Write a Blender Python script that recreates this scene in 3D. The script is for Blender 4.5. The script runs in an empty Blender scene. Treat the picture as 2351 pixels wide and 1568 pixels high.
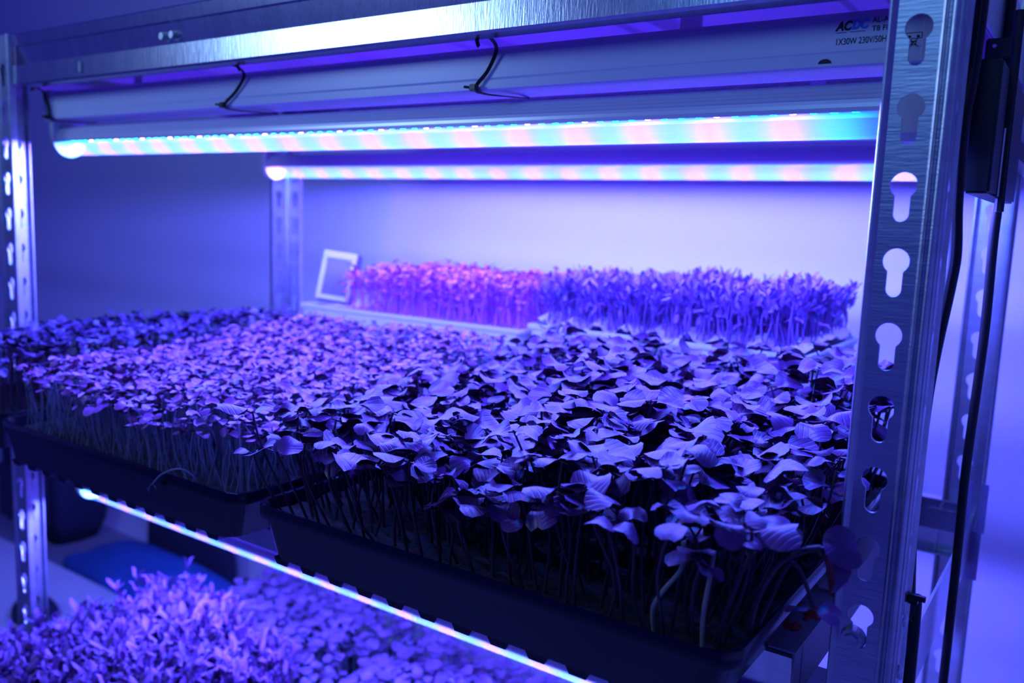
import bpy, bmesh, math, random
import numpy as np
from mathutils import Vector, Matrix

random.seed(7)
rng = np.random.default_rng(7)
PI = math.pi
scn = bpy.context.scene
COL = scn.collection

# ------------------------------------------------------------------ camera
cam_data = bpy.data.cameras.new('camera')
cam_data.sensor_width = 36.0
cam_data.lens = 1980.0 / 2351.0 * 36.0
cam_data.clip_start = 0.01
cam_data.clip_end = 50
cam_data.dof.use_dof = True
cam_data.dof.focus_distance = 0.43
cam_data.dof.aperture_fstop = 7.5
cam = bpy.data.objects.new('camera', cam_data)
COL.objects.link(cam)
RC = ((0.82225, -0.10945, -0.55851), (0.56784, 0.09173, 0.81801), (0.03830, 0.98975, -0.13757))
cam.matrix_world = Matrix(((RC[0][0], RC[0][1], -RC[0][2], 0), (RC[1][0], RC[1][1], -RC[1][2], 0),
                           (RC[2][0], RC[2][1], -RC[2][2], 0), (0, 0, 0, 1)))
scn.camera = cam

# ------------------------------------------------------------------ world, room lamp, exposure
world = bpy.data.worlds.new('World')
scn.world = world
world.use_nodes = True
world.node_tree.nodes['Background'].inputs[0].default_value = (0.03, 0.010, 1.0, 1)
world.node_tree.nodes['Background'].inputs[1].default_value = 0.25
scn.view_settings.view_transform = 'Standard'
scn.view_settings.look = 'None'
scn.view_settings.exposure = 0.0
scn.view_settings.gamma = 1.0
scn.view_settings.use_curve_mapping = False
try:
    scn.cycles.max_bounces = 8
    scn.cycles.transparent_max_bounces = 16
    scn.cycles.sample_clamp_indirect = 3.0
    scn.cycles.sample_clamp_direct = 60.0
    scn.cycles.caustics_reflective = False
    scn.cycles.caustics_refractive = False
except Exception:
    pass
ld = bpy.data.lights.new('room_lamp', 'AREA')           # cool lamp of the next rack, in the aisle behind the photographer
ld.shape = 'RECTANGLE'; ld.size = 0.31; ld.size_y = 0.18
ld.color = (0.30, 0.52, 1.0)
ld.energy = 2.4
lo = bpy.data.objects.new('room_lamp', ld)
COL.objects.link(lo)
lo.location = (-1.05, -0.31, 0.32)
d = Vector((-0.42, 0.385, 0.1)) - lo.location
lo.rotation_euler = d.to_track_quat('-Z', 'Y').to_euler()

ld2 = bpy.data.lights.new('aisle_lamp', 'AREA')         # second, dimmer lamp of the aisle
ld2.shape = 'RECTANGLE'; ld2.size = 0.5; ld2.size_y = 0.25
ld2.color = (0.17, 0.46, 1.0); ld2.energy = 0.9
lo2 = bpy.data.objects.new('aisle_lamp', ld2); COL.objects.link(lo2)
lo2.location = (-0.22, -0.42, 0.42)
lo2.rotation_euler = (Vector((-0.2, 0.385, 0.0)) - lo2.location).to_track_quat('-Z', 'Y').to_euler()

LED_STRENGTH = 60.0
LED_W = 0.36

# ------------------------------------------------------------------ materials
def new_mat(name):
    m = bpy.data.materials.new(name); m.use_nodes = True
    nt = m.node_tree; b = nt.nodes['Principled BSDF']
    return m, nt, b

def setp(b, **k):
    for key, v in k.items():
        b.inputs[key.replace('_', ' ')].default_value = v

def simple(name, col, rough=0.5, metal=0.0, spec=0.5, noise=0.0, nscale=40.0, bump=0.0, bscale=80.0, stretch=(1, 1, 1)):
    m, nt, b = new_mat(name)
    setp(b, Base_Color=(*col, 1), Roughness=rough, Metallic=metal)
    b.inputs['Specular IOR Level'].default_value = spec
    tc = nt.nodes.new('ShaderNodeTexCoord'); mp = nt.nodes.new('ShaderNodeMapping')
    nt.links.new(tc.outputs['Object'], mp.inputs[0]); mp.inputs['Scale'].default_value = stretch
    if noise:
        n = nt.nodes.new('ShaderNodeTexNoise'); n.inputs['Scale'].default_value = nscale; n.inputs['Detail'].default_value = 5
        nt.links.new(mp.outputs[0], n.inputs['Vector'])
        r = nt.nodes.new('ShaderNodeValToRGB')
        r.color_ramp.elements[0].position = 0.3; r.color_ramp.elements[1].position = 0.7
        r.color_ramp.elements[0].color = (*[c * (1 - noise) for c in col], 1)
        r.color_ramp.elements[1].color = (*[min(1, c * (1 + noise)) for c in col], 1)
        nt.links.new(n.outputs[0], r.inputs[0]); nt.links.new(r.outputs[0], b.inputs['Base Color'])
    if bump:
        n2 = nt.nodes.new('ShaderNodeTexNoise'); n2.inputs['Scale'].default_value = bscale; n2.inputs['Detail'].default_value = 4
        nt.links.new(mp.outputs[0], n2.inputs['Vector'])
        bp = nt.nodes.new('ShaderNodeBump'); bp.inputs['Strength'].default_value = bump; bp.inputs['Distance'].default_value = 0.001
        nt.links.new(n2.outputs[0], bp.inputs['Height']); nt.links.new(bp.outputs[0], b.inputs['Normal'])
    return m

M = {}
M['zinc'] = simple('galvanised_steel', (0.62, 0.66, 0.68), 0.36, 1.0, noise=0.10, nscale=60, bump=0.14, bscale=500, stretch=(0.2, 1, 2.0))
M['zinc_beam'] = simple('galvanised_beam', (0.62, 0.67, 0.70), 0.23, 1.0, noise=0.10, nscale=70, bump=0.10, bscale=420, stretch=(2.2, 1, 0.3))
M['board'] = simple('coated_shelf_steel', (0.42, 0.42, 0.46), 0.5, 0.2, noise=0.06, nscale=12)
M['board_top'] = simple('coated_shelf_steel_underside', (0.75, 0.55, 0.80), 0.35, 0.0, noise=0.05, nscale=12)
M['tray'] = simple('black_plastic', (0.005, 0.004, 0.014), 0.18, 0.0, 0.6, bump=0.12, bscale=60)
M['soil'] = simple('dark_soil', (0.010, 0.009, 0.008), 0.9, noise=0.6, nscale=180, bump=1.0, bscale=300)
M['housing'] = simple('white_powder_coat', (0.72, 0.76, 0.92), 0.28, 0.0, 0.5, bump=0.03, bscale=20)
M['alu'] = simple('aluminium_tube_back', (0.86, 0.88, 0.95), 0.30, 0.25)
M['white'] = simple('white_plastic', (0.80, 0.80, 0.84), 0.4)
M['wall'] = simple('white_wall_sheet', (0.86, 0.84, 0.88), 0.55, noise=0.02, nscale=2.5)
M['floor'] = simple('grey_floor', (0.35, 0.33, 0.40), 0.5, noise=0.15, nscale=6)
M['black'] = simple('black_cable', (0.008, 0.008, 0.010), 0.35)
M['blackbox'] = simple('black_metal_box', (0.012, 0.012, 0.016), 0.4)
M['ink'] = simple('black_ink', (0.012, 0.012, 0.03), 0.6)
M['inkblue'] = simple('blue_ink', (0.04, 0.28, 0.95), 0.6)
M['screen'] = simple('lcd_screen', (0.20, 0.17, 0.26), 0.25)
M['devbody'] = simple('dark_device_body', (0.10, 0.09, 0.16), 0.4)
M['bluecloth'] = simple('blue_cloth', (0.03, 0.14, 0.42), 0.9, noise=0.25, nscale=8)
M['bag'] = simple('navy_bag_fabric', (0.02, 0.02, 0.05), 0.85)
M['foam'] = simple('white_foam_board', (0.85, 0.83, 0.86), 0.7)
M['roots'] = simple('white_roots', (0.90, 0.72, 0.80), 0.8, noise=0.15, nscale=90, bump=0.8, bscale=200)
M['redstain'] = simple('red_residue', (0.75, 0.05, 0.04), 0.7, noise=0.3, nscale=300)
M['tape'] = simple('clear_tape', (0.45, 0.40, 0.65), 0.3)

def leaf_mat(name, top, under, rough=0.42, vary=0.35, veins=True, trans=0.0):
    m, nt, b = new_mat(name)
    b.inputs['Specular IOR Level'].default_value = 0.6
    setp(b, Roughness=rough)
    g = nt.nodes.new('ShaderNodeNewGeometry')
    tc = nt.nodes.new('ShaderNodeTexCoord')
    n = nt.nodes.new('ShaderNodeTexNoise'); n.inputs['Scale'].default_value = 35; n.inputs['Detail'].default_value = 3
    nt.links.new(g.outputs['Position'], n.inputs['Vector'])
    ct = nt.nodes.new('ShaderNodeMix'); ct.data_type = 'RGBA'
    ct.inputs['A'].default_value = (*[c * (1 - vary) for c in top], 1)
    ct.inputs['B'].default_value = (*[min(1, c * (1 + vary)) for c in top], 1)
    rr = nt.nodes.new('ShaderNodeMapRange'); rr.inputs[1].default_value = 0.35; rr.inputs[2].default_value = 0.65
    nt.links.new(n.outputs[0], rr.inputs[0]); nt.links.new(rr.outputs[0], ct.inputs['Factor'])
    mx = nt.nodes.new('ShaderNodeMix'); mx.data_type = 'RGBA'
    nt.links.new(g.outputs['Backfacing'], mx.inputs['Factor'])
    last = ct.outputs['Result']
    if veins:
        uv = nt.nodes.new('ShaderNodeUVMap'); uv.uv_map = 'UVMap'
        w = nt.nodes.new('ShaderNodeTexWave'); w.wave_type = 'BANDS'; w.bands_direction = 'DIAGONAL'
        w.inputs['Scale'].default_value = 2.2; w.inputs['Distortion'].default_value = 1.6
        nt.links.new(uv.outputs[0], w.inputs['Vector'])
        r2 = nt.nodes.new('ShaderNodeMapRange'); r2.inputs[1].default_value = 0.0; r2.inputs[2].default_value = 0.22
        r2.inputs[3].default_value = 0.45; r2.inputs[4].default_value = 1.0
        nt.links.new(w.outputs['Fac'], r2.inputs[0])
        vm = nt.nodes.new('ShaderNodeMix'); vm.data_type = 'RGBA'; vm.blend_type = 'MULTIPLY'
        vm.inputs['Factor'].default_value = 0.45
        nt.links.new(last, vm.inputs['A']); nt.links.new(r2.outputs[0], vm.inputs['B'])
        last = vm.outputs['Result']
        bp = nt.nodes.new('ShaderNodeBump'); bp.inputs['Strength'].default_value = 0.35; bp.inputs['Distance'].default_value = 0.0006
        nt.links.new(r2.outputs[0], bp.inputs['Height']); nt.links.new(bp.outputs[0], b.inputs['Normal'])
    nt.links.new(last, mx.inputs['A']); mx.inputs['B'].default_value = (*under, 1)
    nt.links.new(mx.outputs['Result'], b.inputs['Base Color'])
    return m

M['leaf_radish'] = leaf_mat('purple_radish_leaf', (0.125, 0.030, 0.17), (0.07, 0.006, 0.03))
M['leaf_small'] = leaf_mat('small_green_leaf', (0.36, 0.11, 0.38), (0.13, 0.03, 0.09), veins=False)
M['leaf_dark'] = leaf_mat('dark_small_leaf', (0.08, 0.035, 0.16), (0.03, 0.012, 0.05), veins=False)
M['leaf_pink'] = leaf_mat('pink_amaranth_leaf', (0.62, 0.13, 0.72), (0.60, 0.12, 0.65), rough=0.6, veins=False)
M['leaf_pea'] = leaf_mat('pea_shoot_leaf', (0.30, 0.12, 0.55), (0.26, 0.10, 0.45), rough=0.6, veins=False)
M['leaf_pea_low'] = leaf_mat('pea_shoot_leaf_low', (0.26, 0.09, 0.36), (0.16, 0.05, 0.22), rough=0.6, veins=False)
M['leaf_low'] = leaf_mat('broad_leaf_low', (0.24, 0.12, 0.32), (0.07, 0.03, 0.10), veins=False)
M['stem_purple'] = simple('purple_stem', (0.05, 0.02, 0.05), 0.45)
M['stem_pale'] = simple('pale_green_stem', (0.20, 0.19, 0.30), 0.45)
M['stem_white'] = simple('white_stem', (0.30, 0.26, 0.26), 0.4)
M['stem_pink'] = simple('pink_stem', (0.85, 0.22, 0.75), 0.5)

def emit(name, col, s):
    m = bpy.data.materials.new(name); m.use_nodes = True
    nt = m.node_tree; nt.nodes.clear()
    e = nt.nodes.new('ShaderNodeEmission'); o = nt.nodes.new('ShaderNodeOutputMaterial')
    e.inputs[0].default_value = (*col, 1); e.inputs[1].default_value = s
    nt.links.new(e.outputs[0], o.inputs[0])
    return m
M['led_blue'] = emit('led_blue', (0.0, 0.50, 1.0), LED_STRENGTH)
M['led_red'] = emit('led_red', (1.0, 0.28, 0.5), LED_STRENGTH)

def cover_mat():
    m = bpy.data.materials.new('clear_ribbed_cover'); m.use_nodes = True
    nt = m.node_tree; nt.nodes.clear()
    o = nt.nodes.new('ShaderNodeOutputMaterial')
    t = nt.nodes.new('ShaderNodeBsdfTransparent'); t.inputs[0].default_value = (0.96, 0.97, 1, 1)
    tr = nt.nodes.new('ShaderNodeBsdfTranslucent'); tr.inputs[0].default_value = (0.8, 0.8, 0.85, 1)
    gl = nt.nodes.new('ShaderNodeBsdfGlossy'); gl.inputs['Roughness'].default_value = 0.2
    a = nt.nodes.new('ShaderNodeMixShader'); a.inputs[0].default_value = 0.075
    nt.links.new(t.outputs[0], a.inputs[1]); nt.links.new(tr.outputs[0], a.inputs[2])
    b = nt.nodes.new('ShaderNodeMixShader'); b.inputs[0].default_value = 0.03
    nt.links.new(a.outputs[0], b.inputs[1]); nt.links.new(gl.outputs[0], b.inputs[2])
    nt.links.new(b.outputs[0], o.inputs[0])
    return m
M['cover'] = cover_mat()

# ------------------------------------------------------------------ helpers
def link(name, me, mat, parent=None, loc=None):
    o = bpy.data.objects.new(name, me); COL.objects.link(o)
    if mat is not None and len(me.materials) == 0: me.materials.append(mat)
    if parent is not None: o.parent = parent
    if loc is not None: o.location = loc
    return o

def from_bm(name, bm, mat, parent=None, smooth=False, loc=None):
    bmesh.ops.recalc_face_normals(bm, faces=bm.faces)
    me = bpy.data.meshes.new(name); bm.to_mesh(me); bm.free()
    if smooth:
        for p in me.polygons: p.use_smooth = True
    return link(name, me, mat, parent, loc)

def tag(o, label=None, cat=None, group=None, kind=None):
    if label: o['label'] = label
    if cat: o['category'] = cat
    if group: o['group'] = group
    if kind: o['kind'] = kind
    return o

def thing(name, loc, label, cat, group=None):
    o = bpy.data.objects.new(name, None); COL.objects.link(o); o.location = loc
    o.empty_display_size = 0.02
    return tag(o, label, cat, group)

def box(bm, x0, x1, y0, y1, z0, z1, bevel=0.0):
    vs = [bm.verts.new(p) for p in ((x0, y0, z0), (x1, y0, z0), (x1, y1, z0), (x0, y1, z0), (x0, y0, z1), (x1, y0, z1), (x1, y1, z1), (x0, y1, z1))]
    fs = [bm.faces.new([vs[i] for i in f]) for f in ((0, 3, 2, 1), (4, 5, 6, 7), (0, 1, 5, 4), (1, 2, 6, 5), (2, 3, 7, 6), (3, 0, 4, 7))]
    if bevel:
        es = list({e for f in fs for e in f.edges})
        bmesh.ops.bevel(bm, geom=es, offset=bevel, segments=2, affect='EDGES')
    return vs

def offset_profile(pts, t):
    """closed outline of an open polyline given thickness t on its left side"""
    out = []
    n = len(pts)
    for i in range(n):
        a = Vector(pts[max(0, i - 1)]); b = Vector(pts[min(n - 1, i + 1)]); p = Vector(pts[i])
        dd = (b - a).normalized(); nn = Vector((-dd.y, dd.x))
        out.append(tuple(p + nn * t))
    return list(pts) + out[::-1]

def extrude_profile(bm, outline, axis, a, b):
    """outline: 2D closed list; axis 'x': (y,z) outline extruded in x ; axis 'z': (x,y) outline extruded in z"""
    def mk(p, s): return (s, p[0], p[1]) if axis == 'x' else ((p[0], s, p[1]) if axis == 'y' else (p[0], p[1], s))
    A = [bm.verts.new(mk(p, a)) for p in outline]; B = [bm.verts.new(mk(p, b)) for p in outline]
    n = len(outline)
    for i in range(n):
        bm.faces.new((A[i], A[(i + 1) % n], B[(i + 1) % n], B[i]))
    bmesh.ops.triangle_fill(bm, edges=[e for e in {e for v in A for e in v.link_edges} if e.verts[0] in A and e.verts[1] in A], use_beauty=True)
    bmesh.ops.triangle_fill(bm, edges=[e for e in {e for v in B for e in v.link_edges} if e.verts[0] in B and e.verts[1] in B], use_beauty=True)

def tube(bm, pts, radii, seg=8, flat=1.0):
    pts = [Vector(p) for p in pts]
    if not hasattr(radii, '__len__'): radii = [radii] * len(pts)
    rings = []
    up = Vector((0.123, 0.31, 0.94)).normalized()
    for i, p in enumerate(pts):
        t = (pts[min(i + 1, len(pts) - 1)] - pts[max(i - 1, 0)]).normalized()
        s = t.cross(up)
        if s.length < 1e-3: s = t.cross(Vector((1, 0, 0)))
        s.normalize(); u = s.cross(t)
        rings.append([bm.verts.new(p + (s * math.cos(2 * PI * k / seg) + u * math.sin(2 * PI * k / seg) * flat) * radii[i]) for k in range(seg)])
    for i in range(len(rings) - 1):
        for k in range(seg):
            bm.faces.new((rings[i][k], rings[i][(k + 1) % seg], rings[i + 1][(k + 1) % seg], rings[i + 1][k]))
    bm.faces.new(rings[0][::-1]); bm.faces.new(rings[-1])

def smooth_path(pts, n=8):
    P = [Vector(p) for p in pts]; out = []
    for i in range(len(P) - 1):
        p0 = P[max(i - 1, 0)]; p1 = P[i]; p2 = P[i + 1]; p3 = P[min(i + 2, len(P) - 1)]
        for k in range(n):
            t = k / n
            out.append(0.5 * ((2 * p1) + (p2 - p0) * t + (2 * p0 - 5 * p1 + 4 * p2 - p3) * t * t + (3 * p1 - p0 - 3 * p2 + p3) * t ** 3))
    out.append(P[-1]); return out

def plate_with_holes(outer, holes, thick):
    """mesh of a plate in the XZ plane (thickness along +Y) with holes, through a filled 2D curve"""
    cu = bpy.data.curves.new('tmp', 'CURVE'); cu.dimensions = '2D'; cu.fill_mode = 'BOTH'; cu.extrude = thick / 2
    for loop in [outer] + holes:
        s = cu.splines.new('POLY'); s.points.add(len(loop) - 1)
        for i, p in enumerate(loop): s.points[i].co = (p[0], p[1], 0, 1)
        s.use_cyclic_u = True
    ob = bpy.data.objects.new('tmp', cu); COL.objects.link(ob)
    dg = bpy.context.evaluated_depsgraph_get(); dg.update()
    me = bpy.data.meshes.new_from_object(ob.evaluated_get(dg))
    bpy.data.objects.remove(ob); bpy.data.curves.remove(cu)
    me.transform(Matrix(((1, 0, 0, 0), (0, 0, -1, 0), (0, 1, 0, 0), (0, 0, 0, 1))))
    return me

# ------------------------------------------------------------------ room
YW = 0.90
def wall_mesh():
    nx, nz = 30, 110
    bm = bmesh.new()
    grid = []
    for j in range(nz + 1):
        z = -0.62 + 1.9 * j / nz
        row = []
        for i in range(nx + 1):
            x = -2.6 + 3.6 * i / nx
            dy = 0.007 * math.sin(z * 34 + 0.6 * math.sin(x * 2.1) + 0.9) + 0.004 * math.sin(z * 61 + 1.2 * x + 2) + 0.004 * math.sin(x * 3.3)
            row.append(bm.verts.new((x, YW + dy, z)))
        grid.append(row)
    for j in range(nz):
        for i in range(nx):
            bm.faces.new((grid[j][i], grid[j][i + 1], grid[j + 1][i + 1], grid[j + 1][i]))
    return bm
o = from_bm('wall_back', wall_mesh(), M['wall'], smooth=True)
tag(o, 'white back wall sheet with faint horizontal folds, lit violet', None, kind='structure')
bm = bmesh.new(); box(bm, -2.7, -2.6, -1.4, YW, -0.62, 1.25); o = from_bm('wall_left', bm, M['wall']); tag(o, 'white side wall left of the shelving', kind='structure')
bm = bmesh.new(); box(bm, -2.7, 1.0, -1.4, YW + .1, -0.68, -0.62); o = from_bm('floor', bm, M['floor']); tag(o, 'grey floor under the shelving', kind='structure')
bm = bmesh.new(); box(bm, 1.0, 1.1, -1.4, YW, -0.62, 1.25); o = from_bm('wall_right', bm, M['wall']); tag(o, 'white side wall right of the shelving', kind='structure')

# ------------------------------------------------------------------ steel rack : one thing
XL, XR, YF, YB = -0.826, -0.058, 0.385, 0.716
HZ0, PITCH = 0.0209, 0.03105
rack = thing('steel_shelving_rack', ((XL + XR) / 2, (YF + YB) / 2, -0.62), 'galvanised steel shelving rack with keyhole posts holding the grow lights and trays', 'shelving')
rack_off = Vector(rack.location)
def rk(name, bm_or_me, mat, smooth=False, label=None):
    if isinstance(bm_or_me, bmesh.types.BMesh): o = from_bm(name, bm_or_me, mat, rack, smooth)
    else: o = link(name, bm_or_me, mat, rack)
    o.location = -rack_off
    if label: o['label'] = label
    return o

def keyhole(cx, cz, r=0.0053, sw=0.0031, drop=0.0118):
    pts = []
    a0 = math.asin(sw / r)
    for k in range(19):
        a = -PI / 2 + a0 + (2 * PI - 2 * a0) * k / 18
        pts.append((cx + r * math.cos(a), cz + r * math.sin(a)))
    for k in range(9):
        a = PI + PI * k / 8
        pts.append((cx + sw * math.cos(a), cz - drop + sw * math.sin(a)))
    return pts

def make_post_mesh(z0, z1, w=0.0263):
    """L post: outer corner at (0,0), front flange runs to -X in the plane y=0, side flange runs to +Y in the plane x=0"""
    zs = []
    k = math.ceil((z0 + 0.02 - HZ0) / PITCH)
    while HZ0 + k * PITCH < z1 - 0.008:
        zs.append(HZ0 + k * PITCH); k += 1
    t = 0.0013
    fl = plate_with_holes([(-w + 0.0036, z0), (-0.0060, z0), (-0.0060, z1), (-w + 0.0036, z1)], [keyhole(-0.0143, z) for z in zs], t)
    bm = bmesh.new(); bm.from_mesh(fl); bpy.data.meshes.remove(fl)
    bmesh.ops.translate(bm, verts=bm.verts, vec=(0, t / 2, 0))
    side = bm.copy()
    # side flange = mirrored copy of the front flange (swap x and y)
    m4 = Matrix(((0, -1, 0, 0), (-1, 0, 0, 0), (0, 0, 1, 0), (0, 0, 0, 1)))
    bmesh.ops.transform(side, matrix=m4, verts=side.verts)
    tmp = bpy.data.meshes.new('t'); side.to_mesh(tmp); side.free(); bm.from_mesh(tmp); bpy.data.meshes.remove(tmp)
    # rolled corner with its two raised beads
    half = [(-0.0062, 0.0000), (-0.0060, -0.0008), (-0.0056, -0.0014), (-0.0051, -0.0016), (-0.0046, -0.0013), (-0.0042, -0.0006), (-0.0039, 0.0004), (-0.0031, 0.0005), (-0.0027, -0.0004), (-0.0022, -0.0011), (-0.0016, -0.0013), (-0.0010, -0.0012), (-0.0003, -0.0007)]
    prof = half + [(0.0004, 0.0004)] + [(-b, -a) for a, b in half[::-1]]
    extrude_profile(bm, offset_profile(prof, t), 'z', z0, z1)
    # rolled free edges
    lip = [(-w + 0.0037, 0.0), (-w + 0.0026, -0.0006), (-w + 0.0014, -0.0014), (-w + 0.0007, -0.0013), (-w + 0.0001, -0.0004), (-w, 0.0012), (-w, 0.0046)]
    extrude_profile(bm, offset_profile(lip, -t)[::1], 'z', z0, z1)
    extrude_profile(bm, offset_profile([(-b, -a) for a, b in lip], t), 'z', z0, z1)
    bmesh.ops.recalc_face_normals(bm, faces=bm.faces)
    me = bpy.data.meshes.new('post'); bm.to_mesh(me); bm.free()
    return me

post_me = make_post_mesh(-0.2005, 0.30)
post_lo = make_post_mesh(-0.61, -0.2005)
post_l = make_post_mesh(-0.2005, 0.1433)
S = Matrix.Diagonal
def post(me, x, y, sx, sy, dx=0.0):
    m = me.copy(); m.transform(Matrix.Diagonal((sx, sy, 1, 1)))
    if sx * sy < 0: m.flip_normals()
    m.transform(Matrix.Translation((x + dx, y, 0)))
    m.materials.clear()
    return m
rk('post', post(post_me, XR, YF, 1, 1), M['zinc'])
rk('post', post(post_lo, XR, YF, 1, 1, -0.0022), M['zinc'])
rk('post', post(post_l, XL, YF, -1, 1), M['zinc'])
rk('post', post(post_lo, XL, YF, -1, 1, 0.001), M['zinc'])
rk('post', post(post_l, XL, YB, -1, -1), M['zinc'])
rk('post', post(post_lo, XL, YB, -1, -1, 0.001), M['zinc'])
rk('post', post(post_me, XR, YB, 1, -1), M['zinc'])
rk('post', post(post_lo, XR, YB, 1, -1, -0.001), M['zinc'])
for x in (XL, XR):
    for y in (YF, YB):
        bm = bmesh.new(); sx = 1 if x == XL else -1; sy = 1 if y == YF else -1
        box(bm, min(x, x + sx * .03), max(x, x + sx * .03), min(y, y + sy * .03), max(y, y + sy * .03), -0.62, -0.605, 0.002)
        rk('foot', bm, M['black'])

def beam_profile(zt):
    # (y,z) polyline, front face, from top lip down; total height .043
    f = YF + 0.0018
    return [(f + 0.012, zt), (f + 0.001, zt), (f, zt - 0.001), (f + 0.0016, zt - 0.0095), (f + 0.0032, zt - 0.0105), (f + 0.0062, zt - 0.0245), (f + 0.0002, zt - 0.0265), (f, zt - 0.0415), (f + 0.0012, zt - 0.0430), (f + 0.0125, zt - 0.0430)]
BZT = [0.1430, -0.1944, -0.5304]
for zt in BZT:
    for (yy, sgn, nm) in ((0, 1, 'front'), (YB + YF, -1, 'rear')):
        bm = bmesh.new()
        pr = beam_profile(zt)
        if sgn < 0: pr = [(yy - a, b) for a, b in pr]
        xr = XR - 0.0085
        if zt < 0.1 and sgn > 0: xr = -0.1005
        extrude_profile(bm, offset_profile(pr, 0.0011 * sgn), 'x', XL + 0.0045, xr)
        rk('beam', bm, M['zinc_beam'])
        if xr < -0.1:      # narrower hook plate that joins the beam to the post
            bm = bmesh.new(); box(bm, xr - 0.001, XR - 0.006, YF + 0.0022, YF + 0.0036, zt - 0.0425, zt - 0.027); rk('beam_hook', bm, M['zinc'])
    for x0 in (XL + 0.002, XR - 0.0035):
        bm = bmesh.new(); box(bm, x0, x0 + 0.0015, YF + 0.016, YB - 0.016, zt - 0.040, zt - 0.004); rk('side_beam', bm, M['zinc_beam'])
# rivets, tab and bolts
def bolt(bm, c, axis, r, h, seg=14):
    v = bmesh.ops.create_cone(bm, cap_ends=True, segments=seg, radius1=r, radius2=r * 0.8, depth=h)['verts']
    if axis == 'y': bmesh.ops.rotate(bm, verts=v, matrix=Matrix.Rotation(PI / 2, 3, 'X'))
    bmesh.ops.translate(bm, verts=v, vec=c)
for px in (-0.583, -0.571):
    bm = bmesh.new(); bolt(bm, (px, YF + 0.0052, 0.1235), 'y', 0.0032, 0.006); rk('bolt', bm, M['zinc'])
bm = bmesh.new(); box(bm, -0.690, -0.6865, YF - 0.0004, YF + 0.002, 0.1045, 0.1125, 0.0004); rk('lit_slot_tab', bm, M['zinc'])  # raised tab added to stand in for a lit slot in the beam
bm = bmesh.new(); bolt(bm, (-0.0747, YF - 0.0010, -0.1760), 'y', 0.0056, 0.004, 20); bolt(bm, (-0.0747, YF - 0.0032, -0.1760), 'y', 0.0036, 0.002, 6); rk('bolt', bm, M['zinc'])
for z in (-0.168, -0.192):
    bm = bmesh.new(); 
    v = bmesh.ops.create_icosphere(bm, subdivisions=2, radius=0.0032)['verts']; bmesh.ops.scale(bm, verts=v, vec=(0.5, 1, 1)); bmesh.ops.translate(bm, verts=v, vec=(XR + 0.001, YF + 0.0145, z)); rk('rivet', bm, M['zinc'])

# shelf boards : pans with folded lips and stiffening ribs
def board(zt, mat, seam=False):
    xl, xr, yf, yb = XL + 0.0285, -0.0995, YF + 0.0035, YB - 0.0035
    if zt > 0: xr = XR - 0.012
    bm = bmesh.new()
    lip = 0.026
    box(bm, xl, xr, yf, yb, zt - 0.0012, zt, 0)
    box(bm, xl, xr, yf + 0.012, yf + 0.0130, zt - lip, zt - 0.0012)
    box(bm, xl, xr, yb - 0.0132, yb - 0.012, zt - lip, zt - 0.0012)
    box(bm, xr - 0.0012, xr, yf, yb, zt - lip, zt - 0.0012)
    box(bm, xl, xl + 0.0012, yf, yb, zt - lip, zt - 0.0012)
    o = rk('shelf_board', bm, mat)
    for i, x in enumerate(np.linspace(xl + 0.07, xr - 0.07, 5)):
        bm = bmesh.new()
        outl = [(x - 0.022, zt - 0.0012), (x - 0.018, zt - 0.008), (x - 0.006, zt - 0.008), (x - 0.004, zt - 0.005), (x + 0.004, zt - 0.005), (x + 0.006, zt - 0.008), (x + 0.018, zt - 0.008), (x + 0.022, zt - 0.0012)]
        bm2 = bm
        extrude_profile(bm2, outl, 'y', yf + 0.014, yb - 0.014)
        r = from_bm('stiffener', bm2, mat, o)
    return o
b_up = board(0.1425, M['board_top'])
b_mid = board(-0.1930, M['board'])
b_low = board(-0.5290, M['board'])
# red residue and debris on the right end of the middle board
for (cx, cy, s) in ((-0.1085, 0.415, 0.0052), (-0.104, 0.437, 0.0066), (-0.1055, 0.428, 0.0022), (-0.1015, 0.470, 0.005), (-0.1010, 0.540, 0.0045)):
    bm = bmesh.new(); n = 14
    ring = [bm.verts.new((min(cx + s * (0.6 + 0.5 * random.random()) * math.cos(2 * PI * k / n), -0.0998), cy + s * 1.5 * (0.55 + 0.6 * random.random()) * math.sin(2 * PI * k / n), -0.19285)) for k in range(n)]
    c = bm.verts.new((cx, cy, -0.1921))
    for k in range(n): bm.faces.new((ring[k], ring[(k + 1) % n], c))
    o = from_bm('residue', bm, M['redstain'], b_mid); o['label'] = 'dried red residue'
bm = bmesh.new(); box(bm, -0.135, -0.0996, 0.47, 0.60, -0.1929, -0.1921); o = from_bm('seam_strip', bm, M['white'], b_mid)

# ------------------------------------------------------------------ grow lights
led_bm = bmesh.new()
v = bmesh.ops.create_uvsphere(led_bm, u_segments=10, v_segments=6, radius=0.0023)['verts']
bmesh.ops.delete(led_bm, geom=[x for x in led_bm.verts if x.co.z > 0.0001], context='VERTS')
bmesh.ops.scale(led_bm, verts=led_bm.verts, vec=(1.05, 1, 0.55))
led_me = {}
for c in ('led_blue', 'led_red'):
    me = bpy.data.meshes.new(c); led_bm.to_mesh(me); me.materials.append(M[c]); led_me[c] = me
led_bm.free()

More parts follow.
